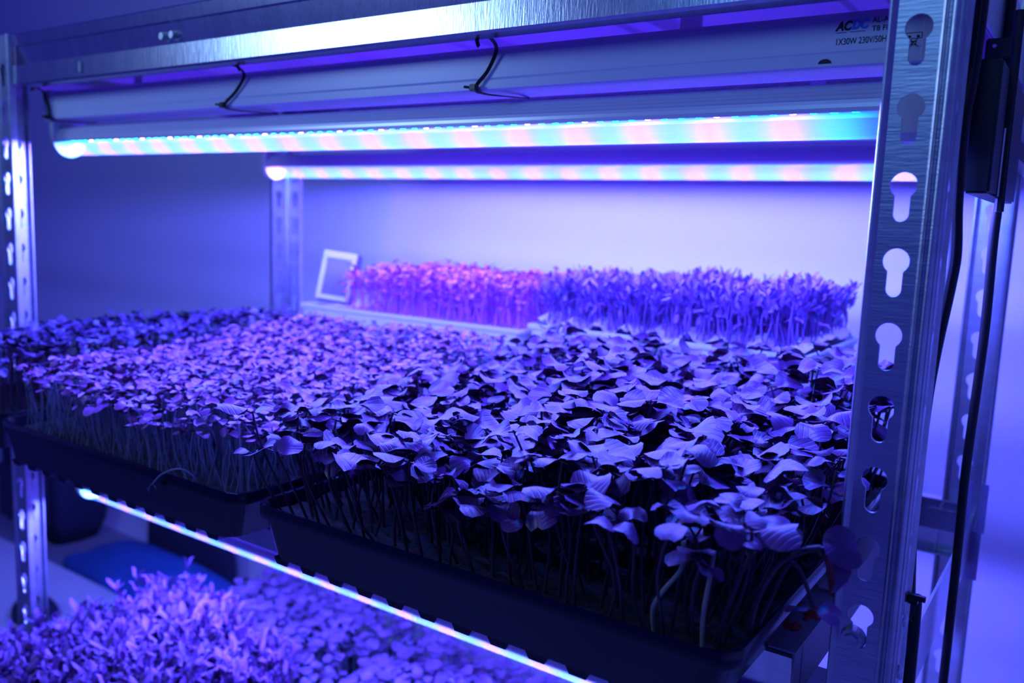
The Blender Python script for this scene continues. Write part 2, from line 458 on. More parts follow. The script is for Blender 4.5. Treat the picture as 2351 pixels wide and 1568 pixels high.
def grow_light(x0, x1, yt, zt, label, text=False, phase=0):
    """batten housing with a T8 LED tube below; yt, zt: tube axis"""
    R = 0.0130
    g = thing('grow_light', ((x0 + x1) / 2, yt, zt), label, 'grow light')
    off = Vector(g.location)
    def P(name, bm, mat, smooth=False, parent=None):
        ob = from_bm(name, bm, mat, parent or g, smooth)
        if parent is None: ob.location = -off
        return ob
    y0, y1, zb, zh = yt - 0.020, yt + 0.012, zt + 0.0172, zt + 0.0420
    bm = bmesh.new()
    c = 0.0022
    prof = [(y0, zb + 0.0008), (y0 + 0.0008, zb), (y1 - 0.0008, zb), (y1, zb + 0.001), (y1, zh - c), (y1 - c, zh), (y0 + c * 2.4, zh), (y0 + c, zh - 0.0006), (y0 + 0.0003, zh - c * 1.3), (y0, zh - c * 2.4), (y0, zb + 0.0070), (y0 + 0.0004, zb + 0.0064), (y0, zb + 0.0056)]
    extrude_profile(bm, prof, 'x', x0 + 0.012, x1)
    h = P('housing', bm, M['housing'])
    # end caps / lamp holders
    for xx, s in ((x0, 1), (x1, -1)):
        bm = bmesh.new()
        xa, xb = (xx - 0.004, xx + 0.013) if s > 0 else (xx - 0.013, xx + 0.002)
        xh = xa if s > 0 else xx - 0.024
        box(bm, xa, xb, y0 - 0.0006, y1 + 0.0006, zb - 0.0006, zh + 0.0006, 0.0012)
        P('end_cap', bm, M['housing'])
        bm = bmesh.new()
        outl = []
        for k in range(17):
            a = PI + PI * k / 16
            outl.append((yt + 0.0150 * math.cos(a), zt + 0.0150 * math.sin(a)))
        outl += [(yt + 0.0150, zb), (yt - 0.0150, zb)]
        if s < 0:
            outl = [(yt - 0.0155, zb), (yt - 0.0155, zt - 0.012), (yt - 0.0125, zt - 0.0155), (yt + 0.0125, zt - 0.0155), (yt + 0.0155, zt - 0.012), (yt + 0.0155, zb)]
        extrude_profile(bm, outl, 'x', xh, xa + 0.006 if s > 0 else xb)
        P('lamp_holder', bm, M['white'])
    # tube : aluminium back (upper) and clear cover (lower)
    xa, xb = x0 + 0.002, x1 - 0.0240
    bm = bmesh.new()
    prof = [(yt + R * math.cos(a), zt + R * math.sin(a)) for a in np.linspace(-0.12, PI + 0.12, 25)]
    prof[5:6] = [prof[5], (yt + (R + .0005) * math.cos(0.75), zt + (R + .0005) * math.sin(0.75))]
    prof.append((yt - R + 0.003, zt - 0.0016)); prof.append((yt - R + 0.004, zt + 0.0010)); prof.append((yt + R - 0.004, zt + 0.0010)); prof.append((yt + R - 0.003, zt - 0.0016))
    extrude_profile(bm, prof, 'x', xa, xb)
    # small grooves of the extrusion
    tb = P('tube_back', bm, M['alu'])
    for a in (2.45, 2.62, 2.80):
        bm = bmesh.new()
        cy, cz = yt + (R + 0.0001) * math.cos(a), zt + (R + 0.0001) * math.sin(a)
        tube(bm, [(xa, cy, cz), (xb, cy, cz)], 0.00055, 6)
        P('groove_bead', bm, M['alu'])
    bm = bmesh.new()
    A = np.linspace(PI + 0.10, 2 * PI - 0.10, 21)
    nseg = 2
    for i in range(nseg):
        xs = [xa + (xb - xa) * i / nseg, xa + (xb - xa) * (i + 1) / nseg]
        pts = [[bm.verts.new((x, yt + R * math.cos(a), zt + R * math.sin(a))) for a in A] for x in xs]
        for k in range(len(A) - 1):
            bm.faces.new((pts[0][k], pts[0][k + 1], pts[1][k + 1], pts[1][k]))
    cv = P('tube_cover', bm, M['cover'], True)
    # led chips, each with the light it gives off
    lamps = {}
    for nm, colr, w_ in (('led_red', (1.0, 0.10, 0.60), 0.31), ('led_blue', (0.0, 0.092, 1.0), 1.08)):
        q = bpy.data.lights.new('led_light', 'SPOT'); q.spot_size = math.radians(180); q.spot_blend = 0.10; q.color = colr; q.energy = LED_W * w_; q.shadow_soft_size = 0.0
        lamps[nm] = q
    n = int((xb - xa - 0.008) / 0.0098)
    for i in range(n):
        x = xa + 0.006 + i * 0.0098
        if x > xb - 0.003: break
        me = led_me['led_red' if (n - i + phase) % 4 == 0 else 'led_blue']
        l = bpy.data.objects.new('led', me); COL.objects.link(l); l.parent = g
        l.location = Vector((x, yt, zt + 0.0006)) - off
        if me is led_me['led_red']: l['label'] = 'red led chip'
        q = bpy.data.objects.new('led_light', lamps['led_red' if me is led_me['led_red'] else 'led_blue']); COL.objects.link(q)
        q.parent = g; q.location = Vector((x, yt, zt - 0.0022)) - off
    return g, off, P, h, (y0, zb, zh)

g1, off1, P1, h1, (fy, fzb, fzh) = grow_light(-0.800, -0.064, 0.435, 0.0577, 'front grow light with printed white housing and glowing tube, under the upper shelf', phase=0)
g2, off2, P2, h2, _ = grow_light(-0.800, -0.064, 0.675, 0.0524, 'rear grow light with glowing tube, behind the front one near the wall', phase=1)
g3, off3, P3, h3, _ = grow_light(-0.820, -0.064, 0.459, -0.2783, 'lower grow light under the middle shelf, its tube glowing below the tray edges', phase=2)

def text_mesh(s, size, loc, mat, parent_P, bold=0.0, shear=0.0, sx=1.0):
    cu = bpy.data.curves.new('t', 'FONT'); cu.body = s; cu.size = size; cu.offset = bold; cu.shear = shear
    cu.space_character = 1.0
    ob = bpy.data.objects.new('t', cu); COL.objects.link(ob)
    dg = bpy.context.evaluated_depsgraph_get(); dg.update()
    me = bpy.data.meshes.new_from_object(ob.evaluated_get(dg))
    bpy.data.objects.remove(ob); bpy.data.curves.remove(cu)
    me.materials.clear()
    me.transform(Matrix.Diagonal((sx, 1, 1, 1)))
    me.transform(Matrix(((1, 0, 0, loc[0]), (0, 0, -1, loc[1]), (0, 1, 0, loc[2]), (0, 0, 0, 1))))
    ob = link('printed_text', me, mat, h1)
    ob.parent = h1; ob.location = (0, 0, 0)
    return ob
ty = fy - 0.00015
text_mesh('AC', 0.0054, (-0.1127, ty, 0.0909), M['ink'], None, 0.00026, 0.28, 0.86)
text_mesh('DC', 0.0054, (-0.1060, ty, 0.0911), M['inkblue'], None, 0.00026, 0.28, 0.86)
text_mesh('AL-A', 0.0032, (-0.0973, ty, 0.0931), M['ink'], None, 0.00003)
text_mesh('T8 FIT', 0.0032, (-0.0973, ty, 0.0895), M['ink'], None, 0.00003)
text_mesh('1X30W 230V/50Hz', 0.0040, (-0.1127, ty, 0.0846), M['ink'], None, 0.00002, 0, 0.72)
bm = bmesh.new(); box(bm, -0.1125, -0.1080, ty - .00005, ty, 0.0898, 0.0900); box(bm, -0.1065, -0.1000, ty - .00005, ty, 0.0898, 0.0900); o = from_bm('printed_line', bm, M['ink'], h1)
# crossed out bin symbol
bm = bmesh.new()
def bar2(bm, x0, z0, x1, z1, w=0.00028):
    d_ = Vector((x1 - x0, z1 - z0)).normalized(); n_ = Vector((-d_.y, d_.x)) * w / 2
    q = [(x0 + n_.x, z0 + n_.y), (x0 - n_.x, z0 - n_.y), (x1 - n_.x, z1 - n_.y), (x1 + n_.x, z1 + n_.y)]
    bm.faces.new([bm.verts.new((a, ty, b)) for a, b in q])
cx, cz = -0.0794, 0.0855
for a in ((-.0036, .0018, .0030, .0018), (-.0036, .0018, -.0036, -.0006), (.0030, .0018, .0030, -.0006), (-.0036, -.0006, -.0026, -.0006), (.0020, -.0006, .0030, -.0006), (-.0014, -.0006, .0010, -.0006),
          (-.0026, 0, .0018, -.0042), (.0020, 0, -.0022, -.0042), (-.0014, -.0018, .0010, -.0018), (-.0008, -.0032, .0006, -.0032), (-.0010, -.0018, -.0008, -.0036), (.0008, -.0018, .0006, -.0036)):
    bar2(bm, cx + a[0], cz + a[1], cx + a[2], cz + a[3])
for sx in (-0.0020, 0.0014):
    ring = [bm.verts.new((cx + sx + 0.0006 * math.cos(k * PI / 5), ty, cz + 0.0002 + 0.0006 * math.sin(k * PI / 5))) for k in range(10)]
    bm.faces.new(ring)
from_bm('printed_symbol', bm, M['ink'], h1)
# half hole near the lower edge of the housing
bm = bmesh.new()
ring = [bm.verts.new((-0.1165 + 0.0030 * math.cos(a), ty, 0.0768 + 0.0021 * math.sin(a))) for a in np.linspace(0, PI, 12)]
bm.faces.new(ring); from_bm('knockout_hole', bm, M['ink'], h1)

# suspension brackets behind battens (hang the housings from the board above)
def hanger(P, x, y0, y1, z0, z1):
    bm = bmesh.new(); box(bm, x, x + 0.012, y0, y1, z0, z1); return P('hanging_bracket', bm, M['zinc'])
for P_, yt, zt in ((P1, 0.435, 0.0577), (P2, 0.675, 0.0524), (P3, 0.459, -0.2783)):
    ztop = 0.134 if zt > 0 else -0.2020
    for x in (-0.70, -0.20):
        hanger(P_, x, yt + 0.004, yt + 0.006, zt + 0.0418, ztop)

# ------------------------------------------------------------------ cable ties
def strap(bm, pts, w, t=0.0007):
    pts = smooth_path(pts, 5)
    prev = None
    for i, p in enumerate(pts):
        tan = (pts[min(i + 1, len(pts) - 1)] - pts[max(i - 1, 0)]).normalized()
        s = Vector((1, 0.25, 0)); s = (s - tan * s.dot(tan)).normalized(); nrm = tan.cross(s)
        q = [bm.verts.new(p + s * a * w / 2 + nrm * b * t / 2) for a, b in ((-1, -1), (1, -1), (1, 1), (-1, 1))]
        if prev:
            for k in range(4): bm.faces.new((prev[k], prev[(k + 1) % 4], q[(k + 1) % 4], q[k]))
        else: bm.faces.new(q[::-1])
        prev = q
    bm.faces.new(prev)
def cable_tie(xt, xb, label, tail_up, w=0.0021):
    t = thing('cable_tie', (xb, fy - 0.002, 0.0747), label, 'cable tie', 'black cable ties holding the front grow light')
    off = Vector(t.location)
    yo = fy - 0.0015
    bm = bmesh.new()
    strap(bm, [(xt + 0.002, YF + 0.016, 0.1010), (xt, yo - 0.004, 0.0985), (xt - 0.002, yo - 0.0015, 0.094), ((xt + xb) / 2, yo - 0.0006, 0.085), (xb, yo - 0.0008, 0.0765), (xb + 0.003, yo + 0.004, 0.0735), (xb + 0.012, yo + 0.022, 0.0735), (xb + 0.014, yo + 0.034, 0.0745)], w)
    o = from_bm('strap', bm, M['black'], t); o.location = -off
    bm = bmesh.new(); box(bm, xb - 0.0026, xb + 0.0026, yo - 0.0042, yo - 0.0006, 0.0742, 0.0782, 0.0006)
    o = from_bm('lock_head', bm, M['black'], t); o.location = -off
    bm = bmesh.new()
    strap(bm, [(xb, yo - 0.003, 0.0760), (xb - 0.006, yo - 0.004, 0.0768)], w * 0.7)
    o = from_bm('tail', bm, M['black'], t); o.location = -off
    bm = bmesh.new()
    strap(bm, tail_up, w)
    o = from_bm('tail', bm, M['black'], t); o.location = -off
cable_tie(-0.2985, -0.3145, 'black cable tie around the middle of the front grow light', [(-0.3055, 0.400, 0.1025), (-0.3040, 0.400, 0.0975), (-0.3032, 0.400, 0.0965)])
cable_tie(-0.5200, -0.5446, 'black cable tie around the front grow light, left of the middle one', [(-0.5185, 0.3995, 0.1010), (-0.5135, 0.400, 0.0998), (-0.5105, 0.400, 0.0965)])
cable_tie(-0.7930, -0.7890, 'black cable tie around the left end of the front grow light', [(-0.7930, 0.401, 0.1010), (-0.7960, 0.402, 0.0990), (-0.7985, 0.402, 0.0990)], 0.003)

# ------------------------------------------------------------------ trays
def rrect(x0, x1, y0, y1, r, seg=5):
    pts = []
    for cx, cy, a0 in ((x1 - r, y0 + r, -PI / 2), (x1 - r, y1 - r, 0), (x0 + r, y1 - r, PI / 2), (x0 + r, y0 + r, PI)):
        for k in range(seg + 1):
            a = a0 + PI / 2 * k / seg
            pts.append((cx + r * math.cos(a), cy + r * math.sin(a)))
    return pts
def tray(x0, x1, y0, y1, zr, zb, label, mat=None, ribs=True, rad=0.012, cat='seed tray', name='seed_tray', lip=0.0075, inset=0.011, soil=True, soil_mat=None, soil_drop=0.007):
    mat = mat or M['tray']
    t = thing(name, ((x0 + x1) / 2, (y0 + y1) / 2, zb), label, cat)
    off = Vector(t.location)
    zw = zb + (0.0034 if ribs else 0)
    rings = [(inset, zw), (0.0040, zr - lip), (0.0006, zr - lip - 0.0004), (0.0, zr - lip + 0.0006), (0.0, zr - 0.0012), (0.0006, zr - 0.0002), (0.0016, zr), (0.0032, zr - 0.0003), (0.0040, zr - 0.0014), (inset + 0.001, zw + 0.0012)]
    bm = bmesh.new(); R = []
    for ins, z in rings:
        R.append([bm.verts.new((p[0], p[1], z)) for p in rrect(x0 + ins, x1 - ins, y0 + ins * 0.3, y1 - ins * 0.3, rad)])
    n = len(R[0])
    for i in range(len(R) - 1):
        for k in range(n): bm.faces.new((R[i][k], R[i][(k + 1) % n], R[i + 1][(k + 1) % n], R[i + 1][k]))
    bm.faces.new(R[0][::-1]); bm.faces.new(R[-1])
    o = from_bm('tray_body', bm, mat, t, True); o.location = -off
    o.data.set_sharp_from_angle(angle=0.7) if hasattr(o.data, 'set_sharp_from_angle') else None
    if ribs:
        k = 0; x = x0 + inset + 0.004
        while x + 0.0125 < x1 - inset:
            bm = bmesh.new()
            outl = [(x, zw + 0.0002), (x + 0.0022, zb), (x + 0.0105, zb), (x + 0.0127, zw + 0.0002)]
            extrude_profile(bm, outl, 'y', y0 + inset * 0.3 + 0.0002, y1 - inset * 0.3 - 0.0002)
            rb = from_bm('base_rib', bm, mat, t); rb.location = -off
            x += 0.0210
    if soil:
        zs = zr - soil_drop
        fr = (zr - zs) / (zr - zb); ins = 0.004 + (inset - 0.004) * fr + 0.0018
        bm = bmesh.new()
        nx, ny = max(3, int((x1 - x0) / 0.006)), max(3, int((y1 - y0) / 0.006))
        g = [[bm.verts.new((x0 + ins + (x1 - x0 - 2 * ins) * i / nx, y0 + ins + (y1 - y0 - 2 * ins) * j / ny, zs + random.uniform(-.0012, .0012))) for i in range(nx + 1)] for j in range(ny + 1)]
        for j in range(ny):
            for i in range(nx): bm.faces.new((g[j][i], g[j][i + 1], g[j + 1][i + 1], g[j + 1][i]))
        o = from_bm('soil', bm, soil_mat or M['soil'], t, True); o.location = -off
    return t, off

# ------------------------------------------------------------------ plants
def leaf_template(kind, seed, res=(3, 14)):
    r_ = random.Random(seed)
    rings, seg = res
    V = [(0.0, 0.0, 0.0)]; UV = [(0.5, 0.0)]; F = []
    cup = r_.uniform(-0.7, 1.3); droop = r_.uniform(0.05, 0.8); wav = r_.uniform(0.05, 0.15); ph = r_.uniform(0, 6.28); asym = r_.uniform(-0.1, 0.1)
    if kind == 'heart':
        def outline(a):   # a=0 is the tip
            aa = (a + PI) % (2 * PI) - PI
            r = 0.5 * (1.0 - 0.30 * math.exp(-(aa / 0.33) ** 2) + 0.12 * math.exp(-((abs(aa) - 0.85) / 0.5) ** 2))
            if abs(aa) > 2.2: r *= 1 - 0.12 * (abs(aa) - 2.2)
            return r
        wide = 1.12
    elif kind == 'oval':
        def outline(a):
            aa = (a + PI) % (2 * PI) - PI
            return 0.5 * (1 - 0.10 * math.exp(-(aa / 0.4) ** 2))
        wide = 0.82
    else:                  # lance
        def outline(a): return 0.5
        wide = 0.36
    P = []
    for k in range(1, rings + 1):
        rho = k / rings
        for s in range(seg):
            a = 2 * PI * s / seg
            r = outline(a) * rho
            x = 0.5 + r * math.cos(a); y = r * math.sin(a) * wide * (1 + asym)
            P.append((x, y, rho, a))
    verts = [(0.5, 0.0, 0.0, 0.0)] + P
    out = []; uv = []
    for x, y, rho, a in verts:
        z = cup * (y * y) * 1.3 - abs(y) * 0.10 - droop * max(0, x - 0.15) ** 2 * 0.7 + wav * math.sin(3 * a + ph) * rho ** 2 * 0.6
        out.append((x + 0.12, y, z)); uv.append((x, abs(y) * 1.6))
    for s in range(seg): F.append((0, 1 + s, 1 + (s + 1) % seg))
    for k in range(rings - 1):
        for s in range(seg):
            a = 1 + k * seg + s; b = 1 + k * seg + (s + 1) % seg; c = a + seg; d_ = b + seg
            F.append((a, c, d_)); F.append((a, d_, b))
    # petiole
    n0 = len(out)
    pw = 0.035
    for x in (0.0, 0.18):
        for y, z in ((-pw, 0.0), (pw, 0.0), (0, -pw * 1.4)):
            out.append((x, y, z - 0.02)); uv.append((0.5, 0.5))
    for k in range(3):
        a = n0 + k; b = n0 + (k + 1) % 3
        F.append((a, b, b + 3)); F.append((a, b + 3, a + 3))
    return np.array(out, float), np.array(F, int), np.array(uv, float)

def stem_template(seed, seg=5, rings=6, taper=0.7):
    r_ = random.Random(seed)
    a = r_.uniform(0, 6.28); b = r_.uniform(0.03, 0.16); c = r_.uniform(-0.05, 0.05)
    V = []
    for i in range(rings):
        t = i / (rings - 1)
        ox = b * math.sin(PI * t) * math.cos(a) + c * math.sin(2 * PI * t)
        oy = b * math.sin(PI * t) * math.sin(a)
        rad = 1.0 - (1 - taper) * t
        for s in range(seg):
            V.append((ox, oy, t, rad * math.cos(2 * PI * s / seg), rad * math.sin(2 * PI * s / seg)))
    F = []
    for i in range(rings - 1):
        for s in range(seg):
            p = i * seg + s; q = i * seg + (s + 1) % seg
            F.append((p, q, q + seg)); F.append((p, q + seg, p + seg))
    return np.array(V), np.array(F, int)

def stem_verts(T, h, r):
    V = np.empty((len(T), 3)); V[:, 0] = T[:, 0] * h + T[:, 3] * r; V[:, 1] = T[:, 1] * h + T[:, 4] * r; V[:, 2] = T[:, 2] * h
    return V

def np_mesh(name, V, F, UV=None, mats=(), midx=None):
    me = bpy.data.meshes.new(name)
    nV, nF = len(V), len(F)
    me.vertices.add(nV); me.vertices.foreach_set('co', np.asarray(V, np.float32).ravel())
    me.loops.add(nF * 3); me.loops.foreach_set('vertex_index', np.asarray(F, np.int32).ravel())
    me.polygons.add(nF); me.polygons.foreach_set('loop_start', np.arange(0, nF * 3, 3, dtype=np.int32))
    try: me.polygons.foreach_set('loop_total', np.full(nF, 3, np.int32))
    except Exception: pass
    me.polygons.foreach_set('use_smooth', np.ones(nF, bool))
    if UV is not None:
        l = me.uv_layers.new(name='UVMap')
        l.data.foreach_set('uv', np.asarray(UV, np.float32)[np.asarray(F).ravel()].ravel())
    for m in mats: me.materials.append(m)
    if midx is not None: me.polygons.foreach_set('material_index', np.asarray(midx, np.int32))
    me.update(calc_edges=True); me.validate()
    return me

def euler_m(az, el, roll):
    return np.array(Matrix.Rotation(az, 3, 'Z') @ Matrix.Rotation(-el, 3, 'Y') @ Matrix.Rotation(roll, 3, 'X'))

def plant(parent, off, rect, zsoil, hfun, spacing, kind, leaf_len, leaf_m, stem_m, stem_r, n_parts=0, nleaf=2, el=(0.0, 0.6), over=0.0, seed=1, res=(3, 14), stem_seg=5, lean=0.35, jitter=0.8, zextra=None, skip=None, pts=None):
    R_ = random.Random(seed)
    LT = [leaf_template(kind, seed * 10 + k, res) for k in range(8)]
    ST = [stem_template(seed * 10 + k, stem_seg) for k in range(6)]
    x0, x1, y0, y1 = rect
    P = []
    if pts is None:
        ny = max(1, int((y1 - y0) / spacing)); nx = max(1, int((x1 - x0) / spacing))
        for j in range(ny + 1):
            for i in range(nx + 1):
                x = x0 + (x1 - x0) * (i + 0.5 * (j % 2)) / nx + R_.uniform(-1, 1) * spacing * 0.5 * jitter
                y = y0 + (y1 - y0) * j / max(ny, 1) + R_.uniform(-1, 1) * spacing * 0.5 * jitter
                x = min(max(x, x0), x1); y = min(max(y, y0), y1)
                P.append((x, y))
    else: P = pts
    plants = []
    for (x, y) in P:
        e = min((x - x0), (x1 - x), (y - y0), (y1 - y))
        ht = hfun(x, y) - zsoil + R_.gauss(0, 1) * (zextra if zextra is not None else leaf_len * 0.22)
        ht = max(ht, leaf_len * 0.8)
        # outer stems lean outwards
        lx = ly = 0.0
        m_ = 0.05 if over else 0.02
        if x - x0 < m_: lx -= (1 - (x - x0) / m_)
        if x1 - x < m_: lx += (1 - (x1 - x) / m_)
        if y - y0 < m_: ly -= (1 - (y - y0) / m_)
        lx = lx * over + R_.uniform(-1, 1) * ht * lean * 0.35; ly = ly * over + R_.uniform(-1, 1) * ht * lean * 0.35
        if e < 0.012: ht *= R_.uniform(0.72, 1.0)
        k = R_.randrange(len(ST)); sh = np.eye(3)
        sh[0, 2] = lx / ht; sh[1, 2] = ly / ht
        sr = np.array(Matrix.Rotation(R_.uniform(0, 6.28), 3, 'Z'))
        leaves = []
        az0 = R_.uniform(0, 6.28)
        top = np.array((x + lx, y + ly, zsoil + ht))
        for q in range(nleaf):
            az = az0 + q * (PI if nleaf == 2 else 2.4) + R_.uniform(-.35, .35)
            ee = R_.uniform(*el) if R_.random() > 0.15 else R_.uniform(-0.7, 0.1)
            L = leaf_len * R_.uniform(0.72, 1.22)
            M3 = euler_m(az, ee, R_.uniform(-.45, .45)) * L
            hz = 0.0 if nleaf == 2 else -R_.uniform(0, 0.45) * ht * (q > 1)
            org = top + np.array((lx / ht * hz, ly / ht * hz, hz))
            leaves.append((R_.randrange(len(LT)), M3, org))
        plants.append(dict(x=x, y=y, h=ht, st=k, sh=sh, sr=sr, leaves=leaves, d=(x + lx) ** 2 + (y + ly) ** 2))
    if skip: plants = [p for p in plants if not skip(p)]
    plants.sort(key=lambda p: p['d'])
    ind, rest = plants[:n_parts], plants[n_parts:]
    offn = np.array(off)
    if ind:
        LM = []
        for V, F, UV in LT: LM.append(np_mesh('leaf', V, F, UV, [leaf_m]))
        for p in ind:
            T, F = ST[p['st']]
            V = stem_verts(T, p['h'], stem_r) @ p['sr'].T
            V = V @ p['sh'].T
            me = np_mesh('stem', V, F, None, [stem_m])
            so = bpy.data.objects.new('stem', me); COL.objects.link(so); so.parent = parent
            base = np.array((p['x'], p['y'], zsoil))
            so.location = base - offn
            for (k, M3, org) in p['leaves']:
                lf = bpy.data.objects.new('leaf', LM[k]); COL.objects.link(lf); lf.parent = so
                m = Matrix.Identity(4)
                for a in range(3):
                    for b in range(3): m[a][b] = M3[a][b]
                    m[a][3] = org[a] - base[a]
                lf.matrix_local = m
    if rest:
        VV, FF, UU, MI = [], [], [], []; n = 0
        for p in rest:
            T, F = ST[p['st']]
            V = (stem_verts(T, p['h'], stem_r) @ p['sr'].T) @ p['sh'].T + np.array((p['x'], p['y'], zsoil))
            VV.append(V); FF.append(F + n); UU.append(np.zeros((len(V), 2))); MI.append(np.ones(len(F), int)); n += len(V)
            for (k, M3, org) in p['leaves']:
                Vl, Fl, Ul = LT[k]
                VV.append(Vl @ M3.T + org); FF.append(Fl + n); UU.append(Ul); MI.append(np.zeros(len(Fl), int)); n += len(Vl)
        me = np_mesh('seedlings', np.vstack(VV) - offn, np.vstack(FF), np.vstack(UU), [leaf_m, stem_m], np.concatenate(MI))
        o = bpy.data.objects.new('seedlings', me); COL.objects.link(o); o.parent = parent
        o['kind'] = 'stuff'
    return plants

ZR, ZB = -0.160, -0.1930
# right tray, purple radish
tA, oA = tray(-0.379, -0.099, 0.303, 0.612, ZR, ZB, 'black tray of large purple radish microgreens, right of the front row beside the post')
def hA(x, y):
    return -0.118 + 0.023 * min(1, (y - 0.303) / 0.30) + 0.011 * (x + 0.379) / 0.28 + 0.004 * math.sin(x * 37 + y * 23)
plant(tA, oA, (-0.366, -0.112, 0.314, 0.604), ZR - 0.007, hA, 0.0100, 'heart', 0.0140, M['leaf_radish'], M['stem_purple'], 0.00085, n_parts=145, el=(-0.25, 0.45), over=0.013, seed=3, zextra=0.0048, res=(3, 14))
# middle-left tray, small leaves on pale stems
tB, oB = tray(-0.671, -0.391, 0.303, 0.612, ZR, ZB, 'black tray of small-leaved microgreens on pale stems, left of the radish tray')
def hB(x, y):
    return -0.124 + 0.024 * min(1, (y - 0.303) / 0.30) + 0.003 * math.sin(x * 31 + y * 27)
plant(tB, oB, (-0.655, -0.405, 0.316, 0.604), ZR - 0.007, hB, 0.0064, 'oval', 0.0078, M['leaf_small'], M['stem_pale'], 0.00055, n_parts=140, el=(-0.1, 0.5), over=0.003, seed=5, res=(2, 9), stem_seg=4)
# far left tray, dark leaves
tC, oC = tray(-0.795, -0.680, 0.305, 0.612, ZR, ZB, 'narrow black tray of dark-leaved microgreens at the left end of the shelf')
def hC(x, y):
    return -0.116 + 0.012 * min(1, (y - 0.303) / 0.30) + 0.004 * math.sin(x * 41 + y * 19)
plant(tC, oC, (-0.785, -0.690, 0.316, 0.604), ZR - 0.007, hC, 0.0072, 'oval', 0.0088, M['leaf_dark'], M['stem_purple'], 0.00055, n_parts=60, el=(-0.2, 0.8), over=0.006, seed=9, res=(2, 9), stem_seg=4)

# rear boxes with amaranth and pea shoots
tD, oD = tray(-0.700, -0.415, 0.622, 0.780, -0.0935, ZB, 'white box of pink amaranth microgreens at the back of the shelf', mat=M['white'], ribs=False, rad=0.004, cat='planter', name='planter_box', lip=0.004, inset=0.006, soil_mat=M['roots'], soil_drop=0.004)
def hD(x, y): return -0.058 + 0.002 * math.sin(x * 40) + 0.004 * (x + 0.65)
plant(tD, oD, (-0.640, -0.425, 0.630, 0.772), -0.0975, hD, 0.0054, 'oval', 0.0062, M['leaf_pink'], M['stem_pink'], 0.0006, el=(0, 0.9), seed=11, res=(1, 7), stem_seg=3, nleaf=4, zextra=0.0045)
tE, oE = tray(-0.411, -0.168, 0.622, 0.780, -0.087, ZB, 'white box of purple pea shoots with a white root mat, behind the radish tray', mat=M['white'], ribs=False, rad=0.004, cat='planter', name='planter_box', lip=0.004, inset=0.006, soil_mat=M['roots'], soil_drop=0.003)
bm = bmesh.new(); nx, ny = 60, 10
g = [[bm.verts.new((-0.406 + 0.233 * i / nx, 0.627 + 0.147 * j / ny, -0.0850 + (0 if 0 < j < ny else -0.004) + 0.006 * random.random() + 0.003 * math.sin(i * 0.9))) for i in range(nx + 1)] for j in range(ny + 1)]
for j in range(ny):
    for i in range(nx): bm.faces.new((g[j][i], g[j][i + 1], g[j + 1][i + 1], g[j + 1][i]))
o = from_bm('root_mat', bm, M['roots'], tE, True); o.location = -oE
def hE(x, y): return -0.0555 + 0.007 * (x + 0.411) / 0.24 + 0.003 * math.sin(x * 60)
plant(tE, oE, (-0.402, -0.180, 0.630, 0.770), -0.086, hE, 0.0054, 'lance', 0.0100, M['leaf_pea'], M['leaf_pea'], 0.0009, el=(0.7, 1.5), seed=13, res=(1, 6), stem_seg=3, nleaf=6, zextra=0.003)

# lower shelf
tF, oF = tray(-0.796, -0.572, 0.300, 0.520, -0.492, -0.529, 'black tray of tall pea shoots at the left of the lower shelf')
def hF(x, y): return -0.388 + 0.008 * math.sin(x * 30 + y * 20)
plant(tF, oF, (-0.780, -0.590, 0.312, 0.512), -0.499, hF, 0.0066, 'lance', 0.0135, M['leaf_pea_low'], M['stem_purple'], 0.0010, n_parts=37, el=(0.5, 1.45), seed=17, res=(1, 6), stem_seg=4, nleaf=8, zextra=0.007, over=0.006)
tG, oG = tray(-0.566, -0.286, 0.300, 0.690, -0.492, -0.529, 'black tray of broad-leaved microgreens on the lower shelf, right of the tall pea shoots')
def hG(x, y): return -0.440 + 0.004 * math.sin(x * 33 + y * 21)
plant(tG, oG, (-0.552, -0.300, 0.312, 0.680), -0.499, hG, 0.0105, 'oval', 0.0150, M['leaf_low'], M['stem_pale'], 0.0009, n_parts=70, el=(-0.1, 0.5), seed=19, res=(2, 9), stem_seg=4, over=0.008)
tH, oH = tray(-0.796, -0.572, 0.528, 0.706, -0.492, -0.529, 'small black tray of broad-leaved microgreens behind the tall pea shoots on the lower shelf')
def hH(x, y): return -0.425
plant(tH, oH, (-0.780, -0.588, 0.540, 0.696), -0.499, hH, 0.0100, 'oval', 0.0135, M['leaf_low'], M['stem_pale'], 0.0009, n_parts=20, el=(-0.1, 0.5), seed=23, res=(2, 9), stem_seg=4, over=0.006)

# special seedlings hanging out of the right tray and the stray sprout on the left one
def seedling(parent, off, path, r, leaves, leaf_m, stem_m, seed, kind='heart', label=None):
    bm = bmesh.new(); tube(bm, smooth_path(path, 6), r, 7)
    so = from_bm('stem', bm, stem_m, parent, True); so.location = -off
    if label: so['label'] = label
    for i, (p, az, el, roll, L) in enumerate(leaves):
        V, F, UV = leaf_template(kind, seed + i, (4, 18))
        V = (V * np.array((1, 1, 1))) @ (euler_m(az, el, roll) * L).T + np.array(p)
        me = np_mesh('leaf', V, F, UV, [leaf_m])
        lo_ = bpy.data.objects.new('leaf', me); COL.objects.link(lo_); lo_.parent = so
seedling(tA, oA, [(-0.104, 0.330, -0.166), (-0.100, 0.326, -0.145), (-0.092, 0.322, -0.127), (-0.083, 0.322, -0.119), (-0.077, 0.324, -0.117)], 0.0012,
         [((-0.0785, 0.323, -0.117), 0.5, 0.15, 0.9, 0.0155), ((-0.0775, 0.324, -0.1175), -0.5, -0.95, -0.5, 0.0150), ((-0.088, 0.320, -0.1145), 2.9, 0.25, -0.55, 0.0185)], M['leaf_radish'], M['stem_purple'], 301, label='seedling leaning out over the post')
